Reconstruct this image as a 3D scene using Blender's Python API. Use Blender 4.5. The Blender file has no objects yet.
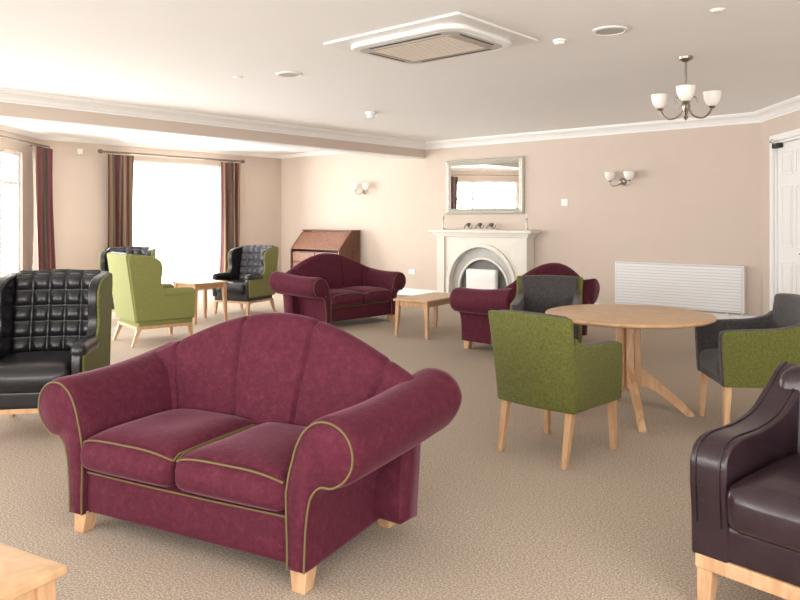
import bpy, bmesh, math
from math import sin, cos, pi, radians, sqrt, atan2, exp
from mathutils import Vector

HC = 2.85
scene = bpy.context.scene
COL = scene.collection

# ------------------------------------------------------------------ materials
def srgb(r, g, b):
    f = lambda c: (c/255/12.92) if c/255 <= 0.04045 else ((c/255+0.055)/1.055)**2.4
    return (f(r), f(g), f(b), 1)

def newmat(name):
    m = bpy.data.materials.new(name); m.use_nodes = True
    nt = m.node_tree; b = nt.nodes['Principled BSDF']
    return m, nt, b

def simple(name, col, rough=0.5, metal=0.0, noise=0.0, scale=20, bump=0.0, bscale=None, coat=0, sheen=0, spec=None):
    m, nt, b = newmat(name)
    b.inputs['Base Color'].default_value = col
    b.inputs['Roughness'].default_value = rough
    b.inputs['Metallic'].default_value = metal
    if coat: b.inputs['Coat Weight'].default_value = coat
    if spec is not None: b.inputs['Specular IOR Level'].default_value = spec
    if sheen:
        b.inputs['Sheen Weight'].default_value = sheen
        b.inputs['Sheen Roughness'].default_value = 0.45
    tc = nt.nodes.new('ShaderNodeTexCoord')
    if noise:
        n = nt.nodes.new('ShaderNodeTexNoise'); n.inputs['Scale'].default_value = scale; n.inputs['Detail'].default_value = 4
        nt.links.new(tc.outputs['Object'], n.inputs['Vector'])
        r = nt.nodes.new('ShaderNodeValToRGB')
        r.color_ramp.elements[0].position = 0.3; r.color_ramp.elements[1].position = 0.7
        r.color_ramp.elements[0].color = tuple(c*(1-noise) for c in col[:3])+(1,)
        r.color_ramp.elements[1].color = tuple(min(1, c*(1+noise)) for c in col[:3])+(1,)
        nt.links.new(n.outputs['Fac'], r.inputs['Fac']); nt.links.new(r.outputs['Color'], b.inputs['Base Color'])
    if bump:
        n2 = nt.nodes.new('ShaderNodeTexNoise'); n2.inputs['Scale'].default_value = bscale or scale; n2.inputs['Detail'].default_value = 3
        nt.links.new(tc.outputs['Object'], n2.inputs['Vector'])
        bp = nt.nodes.new('ShaderNodeBump'); bp.inputs['Strength'].default_value = bump; bp.inputs['Distance'].default_value = 0.01
        nt.links.new(n2.outputs['Fac'], bp.inputs['Height']); nt.links.new(bp.outputs['Normal'], b.inputs['Normal'])
    return m

def wood(name, c1, c2, rough=0.4, scale=6):
    m, nt, b = newmat(name)
    tc = nt.nodes.new('ShaderNodeTexCoord'); mp = nt.nodes.new('ShaderNodeMapping')
    mp.inputs['Scale'].default_value = (scale, 1.2*scale, scale*0.25)
    n = nt.nodes.new('ShaderNodeTexNoise'); n.inputs['Scale'].default_value = 3; n.inputs['Detail'].default_value = 6; n.inputs['Distortion'].default_value = 1.2
    r = nt.nodes.new('ShaderNodeValToRGB')
    r.color_ramp.elements[0].position = 0.35; r.color_ramp.elements[1].position = 0.68
    r.color_ramp.elements[0].color = c1; r.color_ramp.elements[1].color = c2
    nt.links.new(tc.outputs['Object'], mp.inputs['Vector']); nt.links.new(mp.outputs['Vector'], n.inputs['Vector'])
    nt.links.new(n.outputs['Fac'], r.inputs['Fac']); nt.links.new(r.outputs['Color'], b.inputs['Base Color'])
    b.inputs['Roughness'].default_value = rough
    return m

def velvet():
    m, nt, b = newmat('plum_velvet')
    tc = nt.nodes.new('ShaderNodeTexCoord')
    n = nt.nodes.new('ShaderNodeTexNoise'); n.inputs['Scale'].default_value = 26; n.inputs['Detail'].default_value = 9; n.inputs['Roughness'].default_value = 0.8
    n.inputs['Distortion'].default_value = 0.3
    n2 = nt.nodes.new('ShaderNodeTexNoise'); n2.inputs['Scale'].default_value = 110; n2.inputs['Detail'].default_value = 3
    nt.links.new(tc.outputs['Object'], n.inputs['Vector']); nt.links.new(tc.outputs['Object'], n2.inputs['Vector'])
    r = nt.nodes.new('ShaderNodeValToRGB')
    r.color_ramp.elements[0].position = 0.3; r.color_ramp.elements[0].color = srgb(74, 29, 41)
    r.color_ramp.elements[1].position = 0.75; r.color_ramp.elements[1].color = srgb(106, 50, 65)
    e = r.color_ramp.elements.new(0.52); e.color = srgb(86, 35, 49)
    nt.links.new(n.outputs['Fac'], r.inputs['Fac'])
    nt.links.new(r.outputs['Color'], b.inputs['Base Color'])
    b.inputs['Roughness'].default_value = 0.8
    b.inputs['Sheen Weight'].default_value = 0.32; b.inputs['Sheen Roughness'].default_value = 0.3
    b.inputs['Sheen Tint'].default_value = srgb(226, 170, 188)
    b.inputs['Specular IOR Level'].default_value = 0.12
    bp = nt.nodes.new('ShaderNodeBump'); bp.inputs['Strength'].default_value = 0.25; bp.inputs['Distance'].default_value = 0.01
    nt.links.new(n2.outputs['Fac'], bp.inputs['Height']); nt.links.new(bp.outputs['Normal'], b.inputs['Normal'])
    return m

def carpet():
    m, nt, b = newmat('speckled_carpet')
    tc = nt.nodes.new('ShaderNodeTexCoord')
    n = nt.nodes.new('ShaderNodeTexNoise'); n.inputs['Scale'].default_value = 120; n.inputs['Detail'].default_value = 5; n.inputs['Roughness'].default_value = 0.7
    nt.links.new(tc.outputs['Object'], n.inputs['Vector'])
    r = nt.nodes.new('ShaderNodeValToRGB')
    r.color_ramp.elements[0].position = 0.36; r.color_ramp.elements[0].color = srgb(134, 119, 104)
    r.color_ramp.elements[1].position = 0.64; r.color_ramp.elements[1].color = srgb(210, 197, 181)
    e = r.color_ramp.elements.new(0.5); e.color = srgb(175, 160, 144)
    nt.links.new(n.outputs['Fac'], r.inputs['Fac']); nt.links.new(r.outputs['Color'], b.inputs['Base Color'])
    b.inputs['Roughness'].default_value = 0.95; b.inputs['Specular IOR Level'].default_value = 0.1
    bp = nt.nodes.new('ShaderNodeBump'); bp.inputs['Strength'].default_value = 0.2; bp.inputs['Distance'].default_value = 0.008
    nt.links.new(n.outputs['Fac'], bp.inputs['Height']); nt.links.new(bp.outputs['Normal'], b.inputs['Normal'])
    return m

def stripes():
    m, nt, b = newmat('striped_curtain_fabric')
    uv = nt.nodes.new('ShaderNodeUVMap'); uv.uv_map = 'UVMap'
    sp = nt.nodes.new('ShaderNodeSeparateXYZ'); nt.links.new(uv.outputs['UV'], sp.inputs['Vector'])
    mu = nt.nodes.new('ShaderNodeMath'); mu.operation = 'MULTIPLY'; mu.inputs[1].default_value = 2.6
    fr = nt.nodes.new('ShaderNodeMath'); fr.operation = 'FRACT'
    nt.links.new(sp.outputs['X'], mu.inputs[0]); nt.links.new(mu.outputs[0], fr.inputs[0])
    r = nt.nodes.new('ShaderNodeValToRGB'); r.color_ramp.interpolation = 'CONSTANT'
    cs = [(0, srgb(98, 42, 50)), (0.22, srgb(128, 112, 82)), (0.38, srgb(82, 64, 54)), (0.58, srgb(134, 120, 86)), (0.72, srgb(106, 46, 56)), (0.86, srgb(76, 60, 52))]
    r.color_ramp.elements[0].color = cs[0][1]; r.color_ramp.elements[1].position = cs[1][0]; r.color_ramp.elements[1].color = cs[1][1]
    for p, c in cs[2:]:
        e = r.color_ramp.elements.new(p); e.color = c
    nt.links.new(fr.outputs[0], r.inputs['Fac']); nt.links.new(r.outputs['Color'], b.inputs['Base Color'])
    b.inputs['Roughness'].default_value = 0.7; b.inputs['Sheen Weight'].default_value = 0.2
    return m

def voile():
    m = bpy.data.materials.new('white_voile'); m.use_nodes = True; nt = m.node_tree
    nt.nodes.clear()
    o = nt.nodes.new('ShaderNodeOutputMaterial'); t = nt.nodes.new('ShaderNodeBsdfTranslucent'); tr = nt.nodes.new('ShaderNodeBsdfTransparent')
    mx = nt.nodes.new('ShaderNodeMixShader'); t.inputs['Color'].default_value = (0.95, 0.95, 0.93, 1); mx.inputs['Fac'].default_value = 0.55
    nt.links.new(t.outputs[0], mx.inputs[1]); nt.links.new(tr.outputs[0], mx.inputs[2]); nt.links.new(mx.outputs[0], o.inputs['Surface'])
    return m

M_VELVET = velvet(); M_PIPE = simple('olive_piping', srgb(104, 88, 52), 0.7)
M_CARPET = carpet()
M_WALL = simple('wall_paint', srgb(206, 191, 178), 0.85, noise=0.015, scale=3, bump=0.03, bscale=150)
M_CEIL = simple('ceiling_paint', srgb(245, 244, 242), 0.9, noise=0.008, scale=2)
M_TRIM = simple('white_gloss_trim', srgb(240, 239, 237), 0.45, noise=0.01, scale=3)
M_WOOD = wood('beech_wood', srgb(186, 144, 106), srgb(208, 170, 132), 0.38)
M_WOODT = wood('beech_veneer', srgb(190, 152, 112), srgb(208, 172, 132), 0.33, 4)
M_DKWOOD = wood('mahogany_wood', srgb(80, 46, 32), srgb(112, 68, 48), 0.4)
M_TAMB = wood('tambour_wood', srgb(112, 70, 50), srgb(140, 94, 68), 0.45)
M_BLK = simple('black_leather', srgb(28, 27, 30), 0.28, noise=0.15, scale=15, bump=0.08, bscale=120)
M_AUB = simple('aubergine_leather', srgb(45, 30, 36), 0.26, noise=0.2, scale=10, bump=0.08, bscale=90)
M_GREEN = simple('olive_chenille', srgb(92, 94, 36), 0.85, noise=0.28, scale=70, bump=0.5, bscale=160, sheen=0.08)
M_GREENP = simple('pale_green_fabric', srgb(128, 130, 72), 0.85, noise=0.10, scale=60, bump=0.2, bscale=140, sheen=0.08)
M_GREY = simple('charcoal_chenille', srgb(62, 57, 57), 0.85, noise=0.35, scale=60, bump=0.4, bscale=140, sheen=0.15)
M_GREYL = simple('slate_leather', srgb(70, 70, 77), 0.38, noise=0.15, scale=20, bump=0.1)
M_CHROME = simple('brushed_nickel', srgb(160, 150, 140), 0.3, 1.0)
M_BRONZE = simple('bronze_pole', srgb(130, 118, 108), 0.35, 0.9)
M_GLASSW = simple('opal_glass', srgb(246, 243, 236), 0.25)
M_STONE = simple('ivory_stone', srgb(222, 217, 206), 0.55, noise=0.03, scale=8)
M_STONE2 = simple('pale_grey_hearth', srgb(184, 184, 180), 0.6, noise=0.06, scale=8)
M_FIRE = simple('firebox_grey', srgb(120, 118, 114), 0.7, noise=0.1, scale=10)
M_DARK = simple('dark_slot', srgb(40, 40, 42), 0.7)
M_GRILL = simple('grille_grey', srgb(190, 188, 184), 0.6)
M_TAUPE = simple('taupe_grille', srgb(182, 168, 152), 0.6)
M_TAUPE2 = simple('taupe_slat', srgb(214, 204, 190), 0.6)
M_PLAST = simple('white_plastic', srgb(236, 235, 232), 0.4)
M_RAD = simple('radiator_enamel', srgb(236, 236, 236), 0.4)
M_RADG = simple('radiator_gap_shade', srgb(206, 206, 206), 0.5)  # darker copy of the enamel, shade between the ribs put into colour
M_STRIPE = stripes(); M_VOILE = voile()
M_SILV = simple('silver_leaf', srgb(206, 204, 194), 0.4, 0.6, noise=0.2, scale=60, bump=0.5, bscale=50)
M_MIRROR = simple('mirror_glass', (0.92, 0.92, 0.92, 1), 0.02, 1.0)

# ------------------------------------------------------------------ geometry helpers
def group(name, x, y, z=0, rot=0):
    e = bpy.data.objects.new(name, None); e.empty_display_size = 0.2
    e.location = (x, y, z); e.rotation_euler = (0, 0, radians(rot)); COL.objects.link(e); return e

def mesh(name, verts, faces, mat, parent=None, smooth=True, uvs=None, recalc=True, doubles=0):
    me = bpy.data.meshes.new(name); me.from_pydata([tuple(v) for v in verts], [], faces)
    if uvs:
        l = me.uv_layers.new(name='UVMap')
        for lp in me.loops: l.data[lp.index].uv = uvs[lp.vertex_index]
    bm = bmesh.new(); bm.from_mesh(me)
    if doubles: bmesh.ops.remove_doubles(bm, verts=bm.verts, dist=doubles)
    if recalc: bmesh.ops.recalc_face_normals(bm, faces=bm.faces)
    bm.to_mesh(me); bm.free()
    for p in me.polygons: p.use_smooth = smooth
    me.materials.append(mat)
    o = bpy.data.objects.new(name, me); COL.objects.link(o)
    if parent: o.parent = parent
    return o

def bevel(o, w, seg=3, ang=35):
    b = o.modifiers.new('bevel', 'BEVEL'); b.width = w; b.segments = seg; b.limit_method = 'ANGLE'; b.angle_limit = radians(ang); b.harden_normals = True
    return o

def boxes(name, lst, mat, parent=None, bev=0):
    V = []; F = []
    for (x0, x1, y0, y1, z0, z1) in lst:
        i = len(V)
        V += [(x0, y0, z0), (x1, y0, z0), (x1, y1, z0), (x0, y1, z0), (x0, y0, z1), (x1, y0, z1), (x1, y1, z1), (x0, y1, z1)]
        F += [(i, i+3, i+2, i+1), (i+4, i+5, i+6, i+7), (i, i+1, i+5, i+4), (i+1, i+2, i+6, i+5), (i+2, i+3, i+7, i+6), (i+3, i, i+4, i+7)]
    o = mesh(name, V, F, mat, parent, smooth=bool(bev), recalc=False)
    if bev: bevel(o, bev, 2)
    return o

def rbox(name, size, c, r, mat, parent=None, puff=0, fpuff=0, fn=None, n=7):
    h = [s/2 for s in size]; r = min(r, min(h)*0.98)
    ax = []
    for k in range(3):
        a = h[k]; L = [-a, -a+.25*r, -a+.55*r, -a+r]
        m = a-r
        L += [-m+2*m*i/n for i in range(1, n)] + [a-r, a-.55*r, a-.25*r, a]
        ax.append(L)
    V = []; F = []
    def face(k, s):
        i1, i2 = (k+1) % 3, (k+2) % 3; base = len(V); A, B = ax[i1], ax[i2]
        for a in A:
            for b in B:
                p = [0, 0, 0]; p[k] = s*h[k]; p[i1] = a; p[i2] = b
                q = [max(-(h[j]-r), min(h[j]-r, p[j])) for j in range(3)]
                d = Vector([p[j]-q[j] for j in range(3)])
                if d.length > 0: d = d.normalized()*r
                V.append([q[j]+d[j] for j in range(3)])
        nb = len(B)
        for i in range(len(A)-1):
            for j in range(nb-1):
                F.append((base+i*nb+j, base+(i+1)*nb+j, base+(i+1)*nb+j+1, base+i*nb+j+1))
    for k in range(3):
        face(k, 1); face(k, -1)
    for v in V:
        ux, uy, uz = v[0]/h[0], v[1]/h[1], v[2]/h[2]
        if puff: v[2] += puff*(1-ux**4)*(1-uy**4)*(1 if uz > 0 else -0.3)*abs(uz)
        if fpuff: v[1] -= fpuff*(1-ux**4)*(1-uz**2)*max(0, -uy)
        if fn: v[:] = fn(v[0], v[1], v[2], ux, uy, uz)
    V = [(v[0]+c[0], v[1]+c[1], v[2]+c[2]) for v in V]
    return mesh(name, V, F, mat, parent, doubles=1e-5)

def grid(name, nu, nv, fn, mat, parent=None, uvfn=None):
    V = []; UV = []
    for i in range(nu):
        for j in range(nv):
            V.append(fn(i/(nu-1), j/(nv-1))); UV.append(uvfn(i/(nu-1), j/(nv-1)) if uvfn else (i/(nu-1), j/(nv-1)))
    F = []
    for i in range(nu-1):
        for j in range(nv-1):
            a = i*nv+j; b = (i+1)*nv+j
            F.append((a, b, b+1, a+1))
    return mesh(name, V, F, mat, parent, uvs=UV if uvfn else None, recalc=True)

def smooth_pts(P, n=5, closed=True):
    out = []; N = len(P)
    rng = N if closed else N-1
    for i in range(rng):
        if closed: p0, p1, p2, p3 = P[(i-1) % N], P[i], P[(i+1) % N], P[(i+2) % N]
        else: p0, p1, p2, p3 = P[max(i-1, 0)], P[i], P[i+1], P[min(i+2, N-1)]
        for k in range(n):
            t = k/n
            out.append(tuple(0.5*((2*b)+(-a+c)*t+(2*a-5*b+4*c-d)*t*t+(-a+3*b-3*c+d)*t**3) for a, b, c, d in zip(p0, p1, p2, p3)))
    if not closed: out.append(tuple(P[-1]))
    return out

def slab(name, pts, t0, t1, mat, parent=None, axis='x', bev=0.01, seg=3):
    n = len(pts); V = []
    for t in (t0, t1):
        for (a, b) in pts:
            if axis == 'x': V.append((t, a, b))
            elif axis == 'y': V.append((a, t, b))
            else: V.append((a, b, t))
    F = [tuple(range(n)), tuple(range(n, 2*n))] + [(i, (i+1) % n, n+(i+1) % n, n+i) for i in range(n)]
    o = mesh(name, V, F, mat, parent)
    if bev: bevel(o, bev, seg, 40)
    else:
        for p in o.data.polygons: p.use_smooth = False
    return o

def tube(name, pts, r, mat, parent=None, cyclic=False, res=3):
    cu = bpy.data.curves.new(name, 'CURVE'); cu.dimensions = '3D'; cu.bevel_depth = r; cu.bevel_resolution = res; cu.use_fill_caps = True
    s = cu.splines.new('POLY'); s.points.add(len(pts)-1)
    for i, p in enumerate(pts): s.points[i].co = (*p, 1)
    s.use_cyclic_u = cyclic; cu.materials.append(mat)
    o = bpy.data.objects.new(name+'_c', cu); COL.objects.link(o)
    me = bpy.data.meshes.new_from_object(o)
    bpy.data.objects.remove(o)
    for p in me.polygons: p.use_smooth = True
    o = bpy.data.objects.new(name, me); COL.objects.link(o)
    if not me.materials: me.materials.append(mat)
    if parent: o.parent = parent
    return o

def lathe(name, prof, c, mat, parent=None, seg=28, cap=True):
    V = []; n = len(prof)
    for i in range(seg):
        a = 2*pi*i/seg
        for (r, z) in prof: V.append((c[0]+r*cos(a), c[1]+r*sin(a), c[2]+z))
    F = [(i*n+j, ((i+1) % seg)*n+j, ((i+1) % seg)*n+j+1, i*n+j+1) for i in range(seg) for j in range(n-1)]
    if cap:
        F.append(tuple(i*n for i in range(seg))); F.append(tuple(i*n+n-1 for i in range(seg)))
    o = mesh(name, V, F, mat, parent)
    try: o.data.set_sharp_from_angle(angle=radians(40))
    except Exception: pass
    return o

def leg(name, top, bot, st, sb, z1, z0, mat, parent, bev=0.004):
    V = []
    for (c, s, z) in ((bot, sb, z0), (top, st, z1)):
        V += [(c[0]-s/2, c[1]-s/2, z), (c[0]+s/2, c[1]-s/2, z), (c[0]+s/2, c[1]+s/2, z), (c[0]-s/2, c[1]+s/2, z)]
    F = [(3, 2, 1, 0), (4, 5, 6, 7), (0, 1, 5, 4), (1, 2, 6, 5), (2, 3, 7, 6), (3, 0, 4, 7)]
    return bevel(mesh(name, V, F, mat, parent), bev, 2)

# ------------------------------------------------------------------ room shell
A = (-2.89, 10.59); B = (-12.82, 10.59); C = (-12.82, 5.37); D = (-8.70, 1.04); E = (-8.70, -3.0); F_ = (3.0, -3.0); G_ = (3.0, 2.74)
TH = 0.16
def wall(name, p0, p1, openings=(), mat=M_WALL, ext=0.0):
    dx, dy = p1[0]-p0[0], p1[1]-p0[1]; L = sqrt(dx*dx+dy*dy)
    bl = []; s = -ext
    for (s0, s1, z0, z1) in sorted(openings):
        bl.append((s, s0, -TH, 0, 0, HC))
        if z0 > 0: bl.append((s0, s1, -TH, 0, 0, z0))
        bl.append((s0, s1, -TH, 0, z1, HC)); s = s1
    bl.append((s, L+ext, -TH, 0, 0, HC))
    o = boxes(name, bl, mat); o.location = (p0[0], p0[1], 0); o.rotation_euler = (0, 0, atan2(dy, dx))
    return o
W_WIN = (1.58, 3.66, 0.05, 2.54)
wall('wall_back', A, B)
wall('wall_window', B, C, [W_WIN])
ANG = [(0.62, 2.5, 0.05, 2.5), (3.1, 5.3, 0.05, 2.5)]
wall('wall_bay_angled', C, D, ANG)
wall('wall_left', D, E)
SOUTH = [(0.8, 5.2, 0.5, 2.65), (6.0, 10.4, 0.5, 2.65)]  # unseen openings added behind the camera to let fill light in
wall('wall_rear', E, F_, SOUTH)
EAST = [(0.8, 5.0, 0.5, 2.65)]  # unseen opening added for fill light from the right
wall('wall_right', F_, G_, EAST)
LGA = sqrt((A[0]-G_[0])**2+(A[1]-G_[1])**2)
DOOR = (LGA-1.40, LGA-0.40, 0.0, 2.42)
wall('wall_door', G_, A, [DOOR])

floorpoly = [A, B, C, D, E, F_, G_]
def flatpoly(name, z0, z1, mat):
    n = len(floorpoly); V = [(p[0], p[1], z0) for p in floorpoly]+[(p[0], p[1], z1) for p in floorpoly]
    F = [tuple(range(n)), tuple(range(n, 2*n))]+[(i, (i+1) % n, n+(i+1) % n, n+i) for i in range(n)]
    return mesh(name, V, F, mat, smooth=False)
flatpoly('floor', -0.1, 0, M_CARPET)
flatpoly('ceiling', HC, HC+0.1, M_CEIL)
boxes('ceiling_beam', [(-8.97, -8.69, 1.0, 10.59, 2.57, HC)], M_WALL)
boxes('trim_beam_soffit', [(-8.975, -8.685, 1.0, 10.585, 2.555, 2.572)], M_TRIM)

def run_profile(name, p0, p1, prof, mat, z):
    dx, dy = p1[0]-p0[0], p1[1]-p0[1]; L = sqrt(dx*dx+dy*dy)
    n = len(prof); V = [(0, d, z+h) for d, h in prof]+[(L, d, z+h) for d, h in prof]
    F = [tuple(range(n)), tuple(range(n, 2*n))]+[(i, (i+1) % n, n+(i+1) % n, n+i) for i in range(n)]
    o = mesh(name, V, F, mat, smooth=False); o.location = (p0[0], p0[1], 0); o.rotation_euler = (0, 0, atan2(dy, dx)); return o
CORN = [(0, 0), (0, -0.13), (0.015, -0.13), (0.018, -0.11), (0.03, -0.105), (0.05, -0.075), (0.08, -0.05), (0.11, -0.035), (0.115, -0.02), (0.135, -0.018), (0.135, 0)]
run_profile('trim_cornice_back', A, (-8.69, 10.59), CORN, M_TRIM, HC)
run_profile('trim_cornice_beam', (-8.69, 10.59), (-8.69, 1.0), CORN, M_TRIM, HC)
run_profile('trim_cornice_door', G_, A, CORN, M_TRIM, HC)
SC = [(0, 0), (0, -0.07), (0.02, -0.06), (0.06, -0.02), (0.07, 0)]
run_profile('trim_cornice_bay_back', (-8.97, 10.59), B, SC, M_TRIM, HC)
run_profile('trim_cornice_bay_window', B, C, SC, M_TRIM, HC)
run_profile('trim_cornice_bay_angled', C, D, SC, M_TRIM, HC)
SK = [(0, 0), (0, 0.13), (0.008, 0.13), (0.016, 0.115), (0.018, 0)]
run_profile('baseboard_back', A, B, SK, M_TRIM, 0)
run_profile('baseboard_window', (B[0], 10.59-W_WIN[1]), C, SK, M_TRIM, 0)
run_profile('baseboard_bay', B, (B[0], 10.59-W_WIN[0]), SK, M_TRIM, 0)
def lerp(p, q, s):
    L = sqrt((q[0]-p[0])**2+(q[1]-p[1])**2); return (p[0]+(q[0]-p[0])*s/L, p[1]+(q[1]-p[1])*s/L)
run_profile('baseboard_door', G_, lerp(G_, A, DOOR[0]-0.1), SK, M_TRIM, 0)
run_profile('baseboard_corner', lerp(G_, A, DOOR[1]+0.1), A, SK, M_TRIM, 0)

def window(name, p0, p1, op, mull=1, transom=None, light=150, color=(1, 0.985, 0.96), tilt=0, off=-0.32):
    ang = atan2(p1[1]-p0[1], p1[0]-p0[0])
    s0, s1, z0, z1 = op
    g = group(name, p0[0], p0[1], 0, math.degrees(ang))
    f = 0.06; bl = [(s0, s0+f, -0.11, -0.04, z0, z1), (s1-f, s1, -0.11, -0.04, z0, z1), (s0+f, s1-f, -0.11, -0.04, z0, z0+f), (s0+f, s1-f, -0.11, -0.04, z1-f, z1)]
    for k in range(mull):
        x = s0+(s1-s0)*(k+1)/(mull+1); bl.append((x-0.045, x+0.045, -0.105, -0.045, z0+f, z1-f))
    if transom: bl.append((s0+f, s1-f, -0.1, -0.05, transom-0.03, transom+0.03))
    boxes('frame', bl, M_TRIM, g, 0.006)
    if z0 > 0.3: boxes('sill', [(s0-0.05, s1+0.05, -0.04, 0.08, z0-0.04, z0)], M_TRIM, g, 0.006)
    ld = bpy.data.lights.new(name+'_daylight', 'AREA'); ld.shape = 'RECTANGLE'; ld.size = (s1-s0)+0.3; ld.size_y = (z1-z0)+0.3; ld.energy = light; ld.color = color
    lo = bpy.data.objects.new(name+'_daylight', ld); COL.objects.link(lo); lo.parent = g
    lo.location = ((s0+s1)/2, off, (z0+z1)/2)
    lo.rotation_euler = (radians(90+tilt), 0, 0)
    return g
w1 = window('window_1', B, C, W_WIN, mull=1, light=310, tilt=0)
window('window_2', C, D, ANG[0], mull=2, transom=2.0, light=250, tilt=0)
window('window_3', C, D, ANG[1], mull=2, transom=2.0, light=270, tilt=0)
window('fill_window_4', E, F_, SOUTH[0], mull=3, light=350, tilt=32, off=-0.72)  # this and the next: added unseen fill windows, lights tilted up to brighten the ceiling
window('fill_window_5', E, F_, SOUTH[1], mull=3, light=350, tilt=32, off=-0.72)
window('fill_window_6', F_, G_, EAST[0], mull=3, light=380, tilt=32, off=-0.72)  # added out of view as side fill, light tilted towards the ceiling
def vf(u, v):
    x = W_WIN[0]+0.03+u*(W_WIN[1]-W_WIN[0]-0.06)
    return (x, -0.025+0.008*sin(u*150), 0.06+v*2.45)
grid('voile_panel', 160, 2, vf, M_VOILE, w1)

# door
ang = math.degrees(atan2(A[1]-G_[1], A[0]-G_[0]))
dg = group('door_1', G_[0], G_[1], 0, ang)
d0, d1, _, dz = DOOR
boxes('architrave', [(d0-0.08, d0, 0, 0.03, 0, dz+0.08), (d1, d1+0.08, 0, 0.03, 0, dz+0.08), (d0, d1, 0, 0.03, dz, dz+0.08)], M_TRIM, dg, 0.008)
boxes('jamb', [(d0, d0+0.03, -TH, 0, 0, dz), (d1-0.03, d1, -TH, 0, 0, dz), (d0+0.03, d1-0.03, -TH, 0, dz-0.03, dz)], M_TRIM, dg)
lx0, lx1 = d0+0.035, d1-0.035
boxes('leaf', [(lx0, lx1, -0.07, -0.03, 0.01, dz-0.035)], M_TRIM, dg, 0.004)
pb = []
w = (lx1-lx0)
for (a, b) in ((0.12, 0.46), (0.54, 0.88)):
    for (za, zb) in ((0.2, 0.9), (1.08, 1.85), (1.98, 2.28)):
        x0, x1 = lx0+a*w, lx0+b*w
        pb += [(x0, x1, -0.03, -0.02, za, za+0.02), (x0, x1, -0.03, -0.02, zb-0.02, zb), (x0, x0+0.02, -0.03, -0.02, za+0.02, zb-0.02), (x1-0.02, x1, -0.03, -0.02, za+0.02, zb-0.02), (x0+0.05, x1-0.05, -0.03, -0.022, za+0.05, zb-0.05)]
boxes('panel_mouldings', pb, M_TRIM, dg, 0.004)
tube('lever_handle', [(lx0+0.07, -0.03, 1.02), (lx0+0.07, 0.03, 1.02), (lx0+0.18, 0.035, 1.02)], 0.01, M_CHROME, dg)
boxes('door_closer', [(lx1-0.16, lx1+0.02, -0.03, 0.04, dz-0.09, dz-0.03)], M_DARK, dg, 0.006)
tube('closer_arm', [(lx1-0.1, 0.02, dz-0.05), (lx1-0.12, 0.12, dz-0.02), (lx1-0.02, 0.05, dz+0.02)], 0.008, M_CHROME, dg)

# ------------------------------------------------------------------ curtains
def curtain(name, p, ang, width, folds, ztop=2.6, amp=0.055, seed=0):
    g = group(name, p[0], p[1], 0, ang)
    def fn(u, v):
        z = 0.02+v*(ztop-0.02)
        gather = 1-0.06*sin(pi*v)
        x = (u-0.5)*width*gather
        y = amp*sin(u*folds*2*pi+seed)*(0.75+0.25*cos(3*v+seed))+0.015*sin(u*13+v*4+seed)
        return (x, y, z)
    grid('drape', 110, 14, fn, M_STRIPE, g, uvfn=lambda u, v: (u*1.0, v))
    return g
XW = B[0]+0.16
curtain('curtain', (XW, 6.74), 90, 0.50, 4)
curtain('curtain', (XW, 9.15), 90, 0.48, 4, seed=1.3)
def pole(name, p, ang, L, z=2.66):
    g = group(name, p[0], p[1], z, ang)
    tube('rod', [(-L/2, 0, 0), (L/2, 0, 0)], 0.02, M_BRONZE, g)
    for s in (-1, 1):
        o = lathe('finial', [(0.001, -0.05), (0.02, -0.045), (0.038, -0.02), (0.04, 0.0), (0.038, 0.02), (0.02, 0.045), (0.001, 0.05)], (0, 0, 0), M_BRONZE, g, 18, cap=False)
        o.location = (s*(L/2+0.04), 0, 0); o.rotation_euler = (0, radians(90), 0)
        tube('bracket', [(s*(L/2-0.08), 0.0, 0), (s*(L/2-0.08), 0.15, 0)], 0.01, M_BRONZE, g)
    return g
pole('curtain_rod', (XW, 7.9), 90, 3.0, 2.64)
angc = math.degrees(atan2(D[1]-C[1], D[0]-C[0]))
def bayp(s, off):
    p = lerp(C, D, s); a = radians(angc); return (p[0]-sin(a)*off, p[1]+cos(a)*off)
curtain('curtain', bayp(0.46, 0.26), angc, 0.62, 4, seed=0.6, amp=0.09)
curtain('curtain', bayp(2.8, 0.17), angc, 0.5, 4, seed=2)
g = group('curtain_rod', *bayp(1.65, 0.22), 2.64, angc)
tube('rod', [(-1.5, 0, 0), (1.5, 0, 0)], 0.016, M_BRONZE, g)
tube('bracket', [(-1.3, 0, 0), (-1.3, -0.22, 0)], 0.01, M_BRONZE, g); tube('bracket', [(1.45, 0, 0), (1.45, -0.22, 0)], 0.01, M_BRONZE, g)

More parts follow.
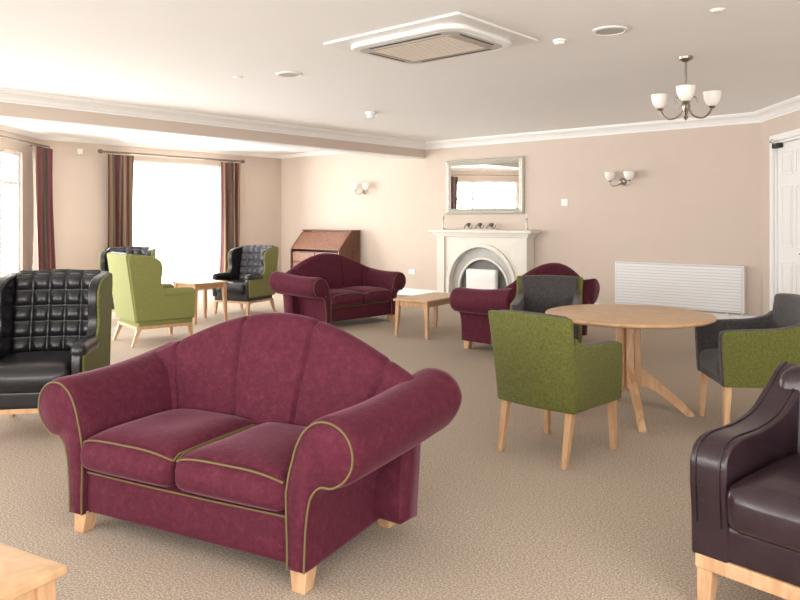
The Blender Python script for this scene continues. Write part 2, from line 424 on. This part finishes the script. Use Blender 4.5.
# ------------------------------------------------------------------ sofa
def sofa(x, y, rot):
    g = group('loveseat_sofa', x, y, 0, rot)
    IN = 0.56; Y0, Y1 = -0.37, 0.45
    raw = [(0.0, 0.09), (0.0, 0.18), (-0.004, 0.28), (-0.006, 0.38), (0.004, 0.47), (0.028, 0.56), (0.075, 0.64), (0.15, 0.685), (0.235, 0.675), (0.295, 0.62), (0.312, 0.54), (0.285, 0.465), (0.225, 0.425), (0.165, 0.42), (0.125, 0.385), (0.105, 0.32), (0.095, 0.24), (0.09, 0.16), (0.088, 0.09)]
    prof = smooth_pts(raw, 4, False)
    def cen(px, pz):
        w = min(1, max(0, (pz-0.38)/0.12))
        return 0.045+(0.175-0.045)*w, pz+(0.55-pz)*w
    for s in (-1, 1):
        def fn(i, t, s=s):
            px, pz = prof[i]
            e = min(1, t/0.07); sh = 1-0.12*(1-e)**2
            ccx, ccz = cen(px, pz)
            px2 = ccx+(px-ccx)*sh; pz2 = ccz+(pz-ccz)*sh
            w = max(0, (pz-0.38)/0.3)
            px2 = px2*(1+0.17*t*min(1, w*1.5)) + w*0.035*t
            pz2 += w*(0.045*t*t-0.012*sin(pi*t))
            yy = Y0+(Y1-Y0)*t
            return (s*(IN+px2), yy, pz2)
        n = len(prof)
        V = []; ts = [0, .01, .025, .045, .07, .15, .3, .45, .6, .75, .9, .97, 1.0]
        for i in range(n):
            for t in ts: V.append(fn(i, t))
        nv = len(ts)
        F = [(i*nv+j, ((i+1) % n)*nv+j, ((i+1) % n)*nv+j+1, i*nv+j+1) for i in range(n) for j in range(nv-1)]
        F += [tuple(i*nv for i in range(n)), tuple(i*nv+nv-1 for i in range(n))]
        mesh('arm', V, F, M_VELVET, g)
        pp = [Vector(fn(i, 0.0))+Vector((0, -0.001, 0)) for i in range(n)]
        tube('arm_piping', [tuple(p) for p in pp], 0.0045, M_PIPE, g)
        leg('foot', (s*(IN+0.04), -0.31), (s*(IN+0.045), -0.325), 0.08, 0.06, 0.10, 0, M_WOOD, g)
        leg('foot', (s*(IN+0.04), 0.33), (s*(IN+0.045), 0.36), 0.08, 0.06, 0.10, 0, M_WOOD, g)
    W = 0.79
    def h(x):
        a = min(1, abs(x)/W); return 0.705+0.245*(max(0, cos(a*pi/2)))**1.05
    def bf(u, v):
        x = -W+2*W*v; H = h(x)
        a = abs(x)/W
        pt = u
        r = 0.08*(1-0.15*a)
        lean0, lean1 = 0.20, 0.30
        curve = 0.07*a*a*(-1)
        zf = min(1, pt/0.42)
        crease = 0.0
        for c in (-0.17, 0.17, -0.5, 0.5):
            cc = c*(0.9+0.35*zf)
            crease += 0.024*exp(-((x-cc)/0.012)**2)
        bulge = 0.02*(1-a)
        if pt < 0.42:
            k = pt/0.42; z = 0.12+(H-r-0.12)*k
            y = lean0+(lean1-lean0)*k - (0.03+bulge)*sin(pi*min(1, k)) + (crease if k > 0.25 else 0)
        elif pt < 0.68:
            k = (pt-0.42)/0.26; an = pi-k*pi
            y = lean1+r+r*cos(an); z = H-r+r*sin(an)
            y += crease*(1-k)*0.8; z -= crease*sin(an)*0.6
        else:
            k = (pt-0.68)/0.32; z = H-r-(H-r-0.1)*k; y = lean1+2*r-0.07*k
        return (x, y+curve, z)
    xs = 181; ring = 40
    V = []
    for i in range(ring):
        for j in range(xs): V.append(bf(i/(ring-1), j/(xs-1)))
    F = [(i*xs+j, ((i+1) % ring)*xs+j, ((i+1) % ring)*xs+j+1, i*xs+j+1) for i in range(ring) for j in range(xs-1)]
    F += [tuple(i*xs for i in range(ring)), tuple(i*xs+xs-1 for i in range(ring))]
    mesh('camel_back', V, F, M_VELVET, g)
    rbox('front_rail', (1.14, 0.60, 0.20), (0, -0.045, 0.19), 0.025, M_VELVET, g, fpuff=0.012)
    tube('rail_piping', [(-0.55, -0.351, 0.28), (-0.2, -0.361, 0.281), (0.2, -0.361, 0.281), (0.55, -0.351, 0.28)], 0.0045, M_PIPE, g)
    for s in (-1, 1):
        def sag(X, Y, Z, ux, uy, uz, s=s):
            return [X, Y, Z+(0.006*sin(3*ux+s)*cos(2*uy)-0.008*(1-ux*ux)*(1-uy*uy) if uz > 0 else 0)]
        rbox('seat_cushion', (0.557, 0.63, 0.14), (s*0.281, -0.085, 0.37), 0.05, M_VELVET, g, puff=0.045, fpuff=0.03, n=12, fn=sag)
        P = []
        for k in range(17):
            u = -1+2*k/16
            P.append((s*0.281+u*0.268, -0.394+0.02*(abs(u)**8)-0.014*(1-u**4), 0.424+0.032*(1-u**4)-0.006*abs(u)**8))
        tube('cushion_piping', P, 0.0045, M_PIPE, g)
        tube('cushion_side_piping', [(s*0.008, -0.375, 0.418), (s*0.010, -0.34, 0.438), (s*0.010, -0.1, 0.442), (s*0.010, 0.15, 0.44)], 0.0045, M_PIPE, g)
    return g
sofa(-2.82, 2.055, 14)
sofa(-7.33, 7.17, 88)
sofa(-4.50, 7.24, -92)

# ------------------------------------------------------------------ wing chair
def wing_chair(x, y, rot, outer, inner, armmat=None, s=1.0, seat=None):
    armmat = armmat or inner; seat = seat or inner
    g = group('wing_armchair', x, y, 0, rot); g.scale = (s, s, s)
    side = smooth_pts([(-0.355, 0.27), (-0.365, 0.42), (-0.36, 0.55), (-0.31, 0.60), (-0.15, 0.605), (0.0, 0.63), (0.045, 0.72), (0.03, 0.86), (0.06, 0.96), (0.16, 1.01), (0.33, 1.03), (0.43, 1.02), (0.41, 0.80), (0.37, 0.50), (0.34, 0.27)], 4, False)
    for k in (-1, 1):
        slab('side_inner', side, k*0.275, k*0.345, armmat, g, bev=0.018)
        sc = [(0.03+(a-0.03)*0.965, 0.65+(b-0.65)*0.975) for a, b in side]
        slab('side_outer', sc, k*0.338, k*0.362, outer, g, bev=0.01)
        rbox('arm_pad', (0.105, 0.40, 0.10), (k*0.315, -0.165, 0.575), 0.045, armmat, g, puff=0.01)
    slab('back_outer', [(0.34, 0.27), (0.445, 1.02), (0.42, 1.04), (0.31, 0.27)], -0.34, 0.34, outer, g, bev=0.01)
    WX = 0.275
    nx, nz = 66, 74
    P = 0.11
    def tf(u, v):
        x = -WX+2*WX*u; z = 0.42+0.64*v
        a = abs(sin(pi*(x/P+0.5))); b = abs(sin(pi*((z-0.42)/P+0.5)))
        bulge = 0.036*(a*b)**0.45
        top = max(0, (v-0.9)/0.1)
        lean = 0.235+0.11*v
        y = lean-bulge+0.02-0.05*abs(2*u-1)**3+top*top*0.06
        return (x, y, z-0.02*top*abs(2*u-1)**2)
    grid('tufted_back', nx, nz, tf, inner, g)
    slab('back_core', [(0.24, 0.3), (0.275, 0.42), (0.385, 1.055), (0.42, 1.05), (0.33, 0.3)], -0.28, 0.28, inner, g, bev=0.012)
    rbox('seat_cushion', (0.55, 0.60, 0.16), (0, -0.09, 0.405), 0.05, seat, g, puff=0.03, fpuff=0.02)
    rbox('front_rail', (0.66, 0.64, 0.13), (0, -0.02, 0.275), 0.025, seat if outer != armmat else outer, g)
    boxes('plinth', [(-0.33, 0.33, -0.335, 0.32, 0.185, 0.22)], M_WOOD, g, 0.005)
    for a in (-1, 1):
        leg('leg', (a*0.305, -0.31), (a*0.31, -0.33), 0.05, 0.032, 0.19, 0, M_WOOD, g)
        leg('leg', (a*0.305, 0.29), (a*0.32, 0.36), 0.05, 0.032, 0.19, 0, M_WOOD, g)
    return g
wing_chair(-5.15, 2.18, 50, M_GREEN, M_BLK)
wing_chair(-7.95, 4.65, 170, M_GREENP, M_GREYL, M_GREENP)
wing_chair(-9.72, 5.24, 52, M_GREENP, M_BLK, None, 0.98)
wing_chair(-9.28, 6.95, 16, M_GREENP, M_GREYL, M_BLK, 0.97, M_BLK)

# ------------------------------------------------------------------ dining armchair
def dining_chair(x, y, rot, outer, inner, s=1.0):
    g = group('dining_armchair', x, y, 0, rot); g.scale = (s, s, s)
    side = smooth_pts([(-0.275, 0.325), (-0.285, 0.48), (-0.29, 0.65), (-0.26, 0.69), (-0.1, 0.70), (0.08, 0.71), (0.2, 0.735), (0.27, 0.76), (0.255, 0.5), (0.235, 0.325)], 4, False)
    for k in (-1, 1):
        slab('arm_inner', side, k*0.225, k*0.28, inner, g, bev=0.015)
        sc = [(a*0.985+0.003, 0.50+(b-0.50)*0.985) for a, b in side]
        slab('arm_outer', sc, k*0.272, k*0.298, outer, g, bev=0.009)
    def cb(X, Y, Z, ux, uy, uz):
        lean = 0.075*(max(0, Z+0.28)/0.55)**1.2
        return [X*(1+0.03*uz), Y+lean-0.03*ux*ux, Z-(0.012*ux*ux if uz > 0 else 0)]
    rbox('back_inner', (0.50, 0.06, 0.57), (0, 0.235, 0.62), 0.025, inner, g, fn=cb)
    rbox('back_outer', (0.595, 0.04, 0.585), (0, 0.272, 0.61), 0.018, outer, g, fn=cb)
    rbox('seat_cushion', (0.46, 0.50, 0.13), (0, -0.03, 0.425), 0.045, inner, g, puff=0.02, fpuff=0.01)
    rbox('seat_rail', (0.50, 0.50, 0.07), (0, -0.02, 0.355), 0.02, inner, g)
    for a in (-1, 1):
        leg('front_leg', (a*0.245, -0.235), (a*0.25, -0.25), 0.05, 0.032, 0.36, 0, M_WOOD, g)
        leg('rear_leg', (a*0.235, 0.22), (a*0.235, 0.29), 0.05, 0.032, 0.36, 0, M_WOOD, g)
    return g
dining_chair(-2.29, 4.09, 176, M_GREEN, M_GREY, 0.97)
dining_chair(-3.38, 5.84, 26, M_GREEN, M_GREY)
dining_chair(-1.55, 5.42, -54, M_GREEN, M_GREY)

# ------------------------------------------------------------------ leather armchair (right foreground)
def leather_chair(x, y, rot):
    g = group('leather_armchair', x, y, 0, rot)
    side = smooth_pts([(-0.375, 0.19), (-0.38, 0.35), (-0.39, 0.48), (-0.375, 0.575), (-0.29, 0.62), (-0.08, 0.62), (0.10, 0.645), (0.25, 0.72), (0.37, 0.79), (0.43, 0.77), (0.41, 0.5), (0.38, 0.19)], 5, False)
    for k in (-1, 1):
        slab('arm', side, k*0.26, k*0.40, M_AUB, g, bev=0.05, seg=6)
        for e in (0.285, 0.375):
            seam = [(k*e, yy-(0.004 if zz < 0.58 else 0), zz+(0.002 if zz > 0.58 else 0)) for yy, zz in side[4:46]]
            tube('arm_seam', seam, 0.0035, M_AUB, g)
    def bk(X, Y, Z, ux, uy, uz):
        zz = (Z+0.32)/0.64
        return [X, Y+0.07*zz-0.06*ux*ux, Z+0.03*(1-ux*ux)*(1 if uz > 0 else 0)]
    rbox('back', (0.72, 0.16, 0.60), (0, 0.31, 0.50), 0.07, M_AUB, g, fn=bk, n=12)
    rbox('seat_cushion', (0.53, 0.60, 0.17), (0, -0.115, 0.405), 0.05, M_AUB, g, puff=0.03, fpuff=0.015, n=10)
    rbox('front_rail', (0.60, 0.70, 0.15), (0, -0.02, 0.265), 0.03, M_AUB, g)
    boxes('wood_frame', [(-0.385, 0.385, -0.375, 0.37, 0.145, 0.20)], M_WOOD, g, 0.006)
    for a in (-1, 1):
        leg('leg', (a*0.35, -0.34), (a*0.355, -0.35), 0.06, 0.045, 0.15, 0, M_WOOD, g)
        leg('leg', (a*0.35, 0.33), (a*0.355, 0.37), 0.06, 0.045, 0.15, 0, M_WOOD, g)
    return g
leather_chair(-0.55, 3.08, -8)

# ------------------------------------------------------------------ tables
def rect_table(name, x, y, rot, sx, sy, h, splay=0.02):
    g = group(name, x, y, 0, rot)
    rbox('top', (sx, sy, 0.028), (0, 0, h-0.014), 0.008, M_WOODT, g)
    a, b = sx/2-0.05, sy/2-0.05
    boxes('apron', [(-a, a, -b-0.01, -b+0.01, h-0.09, h-0.028), (-a, a, b-0.01, b+0.01, h-0.09, h-0.028), (-a-0.01, -a+0.01, -b, b, h-0.09, h-0.028), (a-0.01, a+0.01, -b, b, h-0.09, h-0.028)], M_WOOD, g, 0.003)
    for i in (-1, 1):
        for j in (-1, 1):
            leg('leg', (i*a, j*b), (i*(a+splay), j*(b+splay)), 0.055, 0.035, h-0.028, 0, M_WOOD, g)
    return g
rect_table('coffee_table', -5.85, 7.26, 8, 0.50, 1.0, 0.46)
rect_table('coffee_table', -2.436, 0.571, 12, 0.9, 0.56, 0.46)
rect_table('side_table', -8.97, 5.96, 0, 0.56, 0.56, 0.56)

g = group('round_dining_table', -2.31, 5.15, 0, 0)
lathe('top', [(0.0, 0), (0.57, 0), (0.59, 0.008), (0.595, 0.018), (0.59, 0.028), (0.575, 0.032), (0.0, 0.032)], (0, 0, 0.71), M_WOODT, g, 96, cap=False)
pg = group('pedestal', 0, 0, 0, 0); pg.parent = g; pg.rotation_euler = (0, 0, radians(-54))
boxes('underframe', [(-0.28, 0.28, -0.04, 0.04, 0.675, 0.71), (-0.04, 0.04, -0.28, 0.28, 0.675, 0.71)], M_WOOD, pg, 0.004)
for k in range(4):
    inner_ = smooth_pts([(0.46, 0.0), (0.45, 0.03), (0.37, 0.115), (0.27, 0.205), (0.17, 0.285), (0.10, 0.35), (0.085, 0.42)], 4, False)
    lower_ = smooth_pts([(0.045, 0.18), (0.09, 0.21), (0.16, 0.195), (0.25, 0.135), (0.34, 0.06), (0.41, 0.0)], 4, False)
    top = inner_+[(0.085, 0.68), (0.03, 0.68)]+lower_
    s_ = slab('pedestal_leg', top, -0.022, 0.022, M_WOOD, pg, axis='y', bev=0.006)
    s_.rotation_euler = (0, 0, radians(90*k))

# ------------------------------------------------------------------ roll top desk
g = group('roll_top_desk', -11.05, 10.27, 0, 0)
out = [(-0.30, 0.0), (-0.30, 0.80), (-0.27, 0.86), (0.02, 1.17), (0.07, 1.20), (0.28, 1.20), (0.28, 0.0)]
for k in (-1, 1): slab('side_panel', out, k*0.69, k*0.72, M_DKWOOD, g, bev=0.004)
boxes('carcass', [(-0.69, 0.69, -0.26, 0.27, 0.06, 0.78), (-0.69, 0.69, 0.06, 0.27, 0.78, 1.17)], M_DKWOOD, g)
boxes('top_board', [(-0.735, 0.735, 0.03, 0.29, 1.195, 1.22)], M_DKWOOD, g, 0.004)
for k in range(15):
    t = k/14; yy = -0.265+t*0.30; zz = 0.84+t*0.325
    tube('tambour_slat', [(-0.685, yy, zz), (0.685, yy, zz)], 0.017, M_TAMB, g)
boxes('drawer_front', [(-0.66, -0.01, -0.285, -0.26, 0.58, 0.76), (0.01, 0.66, -0.285, -0.26, 0.58, 0.76), (-0.66, -0.01, -0.285, -0.26, 0.1, 0.55), (0.01, 0.66, -0.285, -0.26, 0.1, 0.55)], M_TAMB, g, 0.005)

# ------------------------------------------------------------------ fireplace
FX = (-8.33+-6.25)/2
g = group('fireplace', FX, 10.58, 0, 0)
rbox('mantel_shelf', (2.12, 0.32, 0.05), (0, -0.17, 1.225), 0.012, M_STONE, g)
boxes('shelf_moulding', [(-0.99, 0.99, -0.28, 0, 1.165, 1.20), (-0.96, 0.96, -0.25, 0, 1.13, 1.165)], M_STONE, g, 0.008)
def arch_panel(name, hw, H, r, spring, y0, y1, mat, parent, bev=0.006):
    pts = [(-hw, 0), (-hw, H), (hw, H), (hw, 0), (r, 0), (r, spring)]
    for k in range(1, 24):
        a = pi*k/24; pts.append((r*cos(a), spring+r*sin(a)))
    pts += [(-r, spring), (-r, 0)]
    return slab(name, pts, y0, y1, mat, parent, axis='y', bev=bev, seg=2)
arch_panel('surround', 0.93, 1.13, 0.66, 0.30, -0.20, -0.0, M_STONE, g)
def arch_ring(name, r0, r1, spring, y0, y1, mat, parent):
    pts = [(r1, 0), (r1, spring)]+[(r1*cos(pi*k/24), spring+r1*sin(pi*k/24)) for k in range(1, 24)]+[(-r1, spring), (-r1, 0), (-r0, 0), (-r0, spring)]
    pts += [(-r0*cos(pi*k/24), spring+r0*sin(pi*k/24)) for k in range(1, 24)]+[(r0, spring), (r0, 0)]
    return slab(name, pts, y0, y1, mat, parent, axis='y', bev=0.006, seg=2)
arch_ring('arch_moulding', 0.655, 0.72, 0.30, -0.235, -0.19, M_STONE, g)
arch_panel('back_panel', 0.68, 0.98, 0.50, 0.25, -0.12, -0.06, M_STONE2, g)
arch_ring('inner_arch', 0.49, 0.53, 0.25, -0.14, -0.11, M_STONE, g)
boxes('firebox', [(-0.5, 0.5, -0.055, -0.01, 0.0, 0.8)], M_FIRE, g)
boxes('hearth', [(-1.05, 1.05, -0.42, 0, 0, 0.05)], M_STONE, g, 0.008)
boxes('pilasters', [(-0.93, -0.76, -0.235, -0.19, 0.05, 1.13), (0.76, 0.93, -0.235, -0.19, 0.05, 1.13)], M_STONE, g, 0.01)
rbox('gas_fire', (0.62, 0.10, 0.52), (0, -0.16, 0.32), 0.03, M_PLAST, g)

def candlestick(x, y, z, h):
    g = group('candlestick', x, y, z, 0)
    lathe('stick', [(0.0, 0), (0.05, 0), (0.05, 0.012), (0.02, 0.03), (0.012, 0.06), (0.02, 0.09), (0.01, 0.12), (0.01, h*0.6), (0.02, h*0.65), (0.012, h*0.7), (0.028, h*0.76), (0.03, h*0.78), (0.012, h*0.78), (0.012, h), (0.0, h)], (0, 0, 0), M_SILV, g, 16, cap=False)
candlestick(FX-0.85, 10.43, 1.25, 0.28); candlestick(FX+0.88, 10.43, 1.25, 0.26)
g = group('candelabra', FX-0.05, 10.43, 1.25, 0)
boxes('tray', [(-0.36, 0.36, -0.05, 0.05, 0, 0.012)], M_SILV, g, 0.004)
for k in range(3):
    x = (k-1)*0.24
    tube('scroll_arm', smooth_pts([(x-0.10, 0, 0.02), (x-0.05, 0, 0.09), (x, 0, 0.05), (x+0.05, 0, 0.02), (x+0.08, 0, 0.08)], 5, False), 0.009, M_BRONZE, g)
    lathe('candle_cup', [(0.0, 0), (0.02, 0), (0.036, 0.025), (0.038, 0.06), (0.0, 0.06)], (x, 0, 0.06), M_BRONZE, g, 14, cap=False)

# mirror
MX = (-8.18-6.55)/2; mw, mh, mz = 1.63, 0.96, 2.0
g = group('wall_mirror', MX, 10.585, mz, 0)
fw = 0.10
def mframe():
    pr = [(0, 0.0), (0, -0.03), (0.015, -0.05), (0.04, -0.035), (0.07, -0.05), (0.085, -0.04), (fw, -0.015), (fw, 0)]
    V = []; n = len(pr)
    for (sx, sz) in ((-1, -1), (1, -1), (1, 1), (-1, 1)):
        for d, y in pr: V.append((sx*(mw/2-d), y, sz*(mh/2-d)))
    F = [(i*n+j, ((i+1) % 4)*n+j, ((i+1) % 4)*n+(j+1) % n, i*n+(j+1) % n) for i in range(4) for j in range(n)]
    return mesh('frame', V, F, M_SILV, g, smooth=False)
mframe()
boxes('glass', [(-mw/2+fw-0.01, mw/2-fw+0.01, -0.014, -0.004, -mh/2+fw-0.01, mh/2-fw+0.01)], M_MIRROR, g)
bl = []
for k in range(34):
    x = -mw/2+0.05+k*(mw-0.1)/33
    bl += [(x-0.01, x+0.01, -0.055, -0.035, mh/2-0.05, mh/2-0.03), (x-0.01, x+0.01, -0.055, -0.035, -mh/2+0.03, -mh/2+0.05)]
boxes('frame_beading', bl, M_SILV, g, 0.004)

# radiator
g = group('radiator', (-4.92-3.08)/2, 10.58, 0, 0)
rw = 1.84
boxes('casing', [(-rw/2, rw/2, -0.086, -0.005, 0.16, 0.80)], M_RAD, g, 0.012)
boxes('rib_gap_shade', [(-rw/2+0.025, rw/2-0.025, -0.089, -0.085, 0.18, 0.79)], M_RADG, g)  # greyer sheet behind the ribs paints the shade in their gaps
bl = [(-rw/2+0.03, rw/2-0.03, -0.095, -0.088, 0.19+k*0.042, 0.19+k*0.042+0.034) for k in range(14)]
boxes('front_ribs', bl, M_RAD, g, 0.003)
boxes('brackets', [(-0.7, -0.66, -0.03, 0.0, 0.10, 0.17), (0.66, 0.7, -0.03, 0.0, 0.10, 0.17)], M_RAD, g)
tube('pipe', [(0.88, -0.05, 0.0), (0.88, -0.05, 0.17)], 0.01, M_RAD, g)

def shade(name, c, parent, s=1.0):
    lathe(name, [(0.012*s, 0), (0.03*s, 0.004*s), (0.052*s, 0.03*s), (0.064*s, 0.065*s), (0.07*s, 0.11*s), (0.066*s, 0.11*s), (0.059*s, 0.065*s), (0.046*s, 0.033*s), (0.01*s, 0.01*s)], c, M_GLASSW, parent, 24, cap=False)
def sconce(x, z):
    g = group('wall_sconce', x, 10.58, z, 0)
    o = lathe('backplate', [(0.0, 0), (0.055, 0), (0.055, 0.012), (0.03, 0.03), (0.0, 0.035)], (0, 0, 0), M_CHROME, g, 20, cap=False)
    o.rotation_euler = (radians(90), 0, 0)
    for s in (-1, 1):
        tube('arm', smooth_pts([(0, -0.03, 0), (s*0.05, -0.08, -0.06), (s*0.13, -0.11, -0.06), (s*0.15, -0.12, 0.0)], 5, False), 0.009, M_CHROME, g)
        lathe('cup', [(0.0, -0.01), (0.02, -0.005), (0.028, 0.015), (0.0, 0.015)], (s*0.15, -0.12, 0.0), M_CHROME, g, 16, cap=False)
        shade('glass_shade', (s*0.15, -0.12, 0.01), g, 1.15)
sconce(-10.22, 2.0); sconce(-4.83, 2.0)

g = group('chandelier', -2.40, 6.53, HC, 0)
lathe('canopy', [(0.0, 0), (0.065, 0), (0.06, -0.02), (0.02, -0.045), (0.0, -0.045)], (0, 0, 0), M_CHROME, g, 24, cap=False)
tube('stem', [(0, 0, -0.04), (0, 0, -0.30)], 0.009, M_CHROME, g)
lathe('body', [(0.0, 0), (0.012, 0), (0.03, -0.03), (0.014, -0.06), (0.014, -0.10), (0.034, -0.14), (0.04, -0.17), (0.02, -0.21), (0.012, -0.24), (0.02, -0.26), (0.0, -0.29)], (0, 0, -0.27), M_CHROME, g, 20, cap=False)
for k in range(3):
    a = radians(290+120*k)
    P = [(0.02, -0.43), (0.07, -0.51), (0.15, -0.53), (0.21, -0.50), (0.25, -0.44)]
    tube('arm', [(r*cos(a), r*sin(a), z) for r, z in smooth_pts(P, 5, False)], 0.009, M_CHROME, g)
    tube('upper_scroll', [(r*cos(a), r*sin(a), z) for r, z in smooth_pts([(0.02, -0.43), (0.05, -0.36), (0.09, -0.35), (0.10, -0.40)], 5, False)], 0.006, M_CHROME, g)
    c = (0.25*cos(a), 0.25*sin(a), -0.435)
    lathe('cup', [(0.0, -0.015), (0.02, -0.01), (0.03, 0.01), (0.0, 0.012)], c, M_CHROME, g, 16, cap=False)
    shade('glass_shade', (c[0], c[1], c[2]+0.008), g, 1.15)

def downlight(x, y, r=0.13):
    g = group('recessed_downlight', x, y, HC, 0)
    lathe('bezel', [(0.0, 0.0), (r, 0.0), (r, -0.008), (r*0.85, -0.014), (r*0.8, -0.008), (r*0.8, -0.004), (0.0, -0.004)], (0, 0, 0), M_PLAST, g, 32, cap=False)
    lathe('diffuser', [(0.0, -0.005), (r*0.79, -0.005), (r*0.79, -0.009), (0.0, -0.009)], (0, 0, 0), M_GRILL, g, 32, cap=False)
downlight(-5.60, 4.73); downlight(-2.49, 5.23)
def detector(x, y, r=0.055, drop=0.035):
    g = group('smoke_detector', x, y, HC, 0)
    lathe('body', [(0.0, 0), (r, 0), (r, -drop*0.4), (r*0.8, -drop*0.5), (r*0.75, -drop), (0.0, -drop*1.1)], (0, 0, 0), M_PLAST, g, 24, cap=False)
detector(-2.93, 5.26); detector(-1.70, 5.21, 0.05, 0.015); detector(-6.1, 4.49, 0.05, 0.012); detector(-6.75, 7.1, 0.07, 0.08)

AX, AY = -3.72, 4.60
g = group('ceiling_air_conditioner', AX, AY, HC, 0)
W2, D2 = 0.68, 0.53
rbox('ceiling_plate', (2*W2, 2*D2, 0.02), (0, 0, -0.01), 0.008, M_PLAST, g)
def rrect(a, b, r, n=8):
    P = []
    for cx_, cy_, a0 in ((a-r, b-r, 0), (-a+r, b-r, 90), (-a+r, -b+r, 180), (a-r, -b+r, 270)):
        for k in range(n+1):
            t = radians(a0+90*k/n); P.append((cx_+r*cos(t), cy_+r*sin(t)))
    return P
slab('cassette_panel', rrect(0.57, 0.43, 0.18), -0.062, -0.018, M_PLAST, g, axis='z', bev=0.02)
slab('intake_recess', rrect(0.50, 0.365, 0.12), -0.0645, -0.055, M_GRILL, g, axis='z', bev=0.002)
slab('intake_panel', rrect(0.42, 0.285, 0.09), -0.070, -0.064, M_TAUPE, g, axis='z', bev=0.002)
bl = [(-0.37, 0.37, -0.25+k*0.036, -0.234+k*0.036, -0.073, -0.0695) for k in range(14)]
boxes('grille_slats', bl, M_TAUPE2, g)
boxes('air_slots', [(-0.36, 0.36, -0.335, -0.312, -0.0655, -0.062), (-0.36, 0.36, 0.312, 0.335, -0.0655, -0.062), (-0.47, -0.45, -0.22, 0.22, -0.0655, -0.062), (0.45, 0.47, -0.22, 0.22, -0.0655, -0.062)], M_DARK, g)

def plate(name, x, z, w=0.09, h=0.09, y=10.59):
    g = group(name, x, y, z, 0)
    boxes('plate', [(-w/2, w/2, -0.012, 0, -h/2, h/2)], M_PLAST, g, 0.004)
    boxes('rocker', [(-0.012, 0.012, -0.018, -0.011, -0.02, 0.02)], M_PLAST, g, 0.002)
plate('light_switch', -5.81, 1.70, 0.11, 0.11)
plate('power_socket', -9.0, 0.45, 0.15, 0.09)
g = group('emergency_alarm', -12.81, 6.05, 2.62, 90)
boxes('body', [(-0.05, 0.05, -0.03, 0.0, -0.05, 0.05)], M_PLAST, g, 0.01)

# ------------------------------------------------------------------ world, camera
w = bpy.data.worlds.new('World'); scene.world = w; w.use_nodes = True
bg = w.node_tree.nodes['Background']; bg.inputs['Color'].default_value = (0.95, 0.97, 1, 1); bg.inputs['Strength'].default_value = 1.5

cd = bpy.data.cameras.new('camera'); cam = bpy.data.objects.new('camera', cd); COL.objects.link(cam)
cam.location = (0, 0, 1.42); cam.rotation_euler = (radians(90), 0, radians(41.3))
cd.sensor_width = 36; cd.lens = 740/800*36; cd.shift_y = -0.1; cd.clip_start = 0.05
scene.camera = cam
scene.view_settings.view_transform = 'Standard'
scene.view_settings.exposure = 0
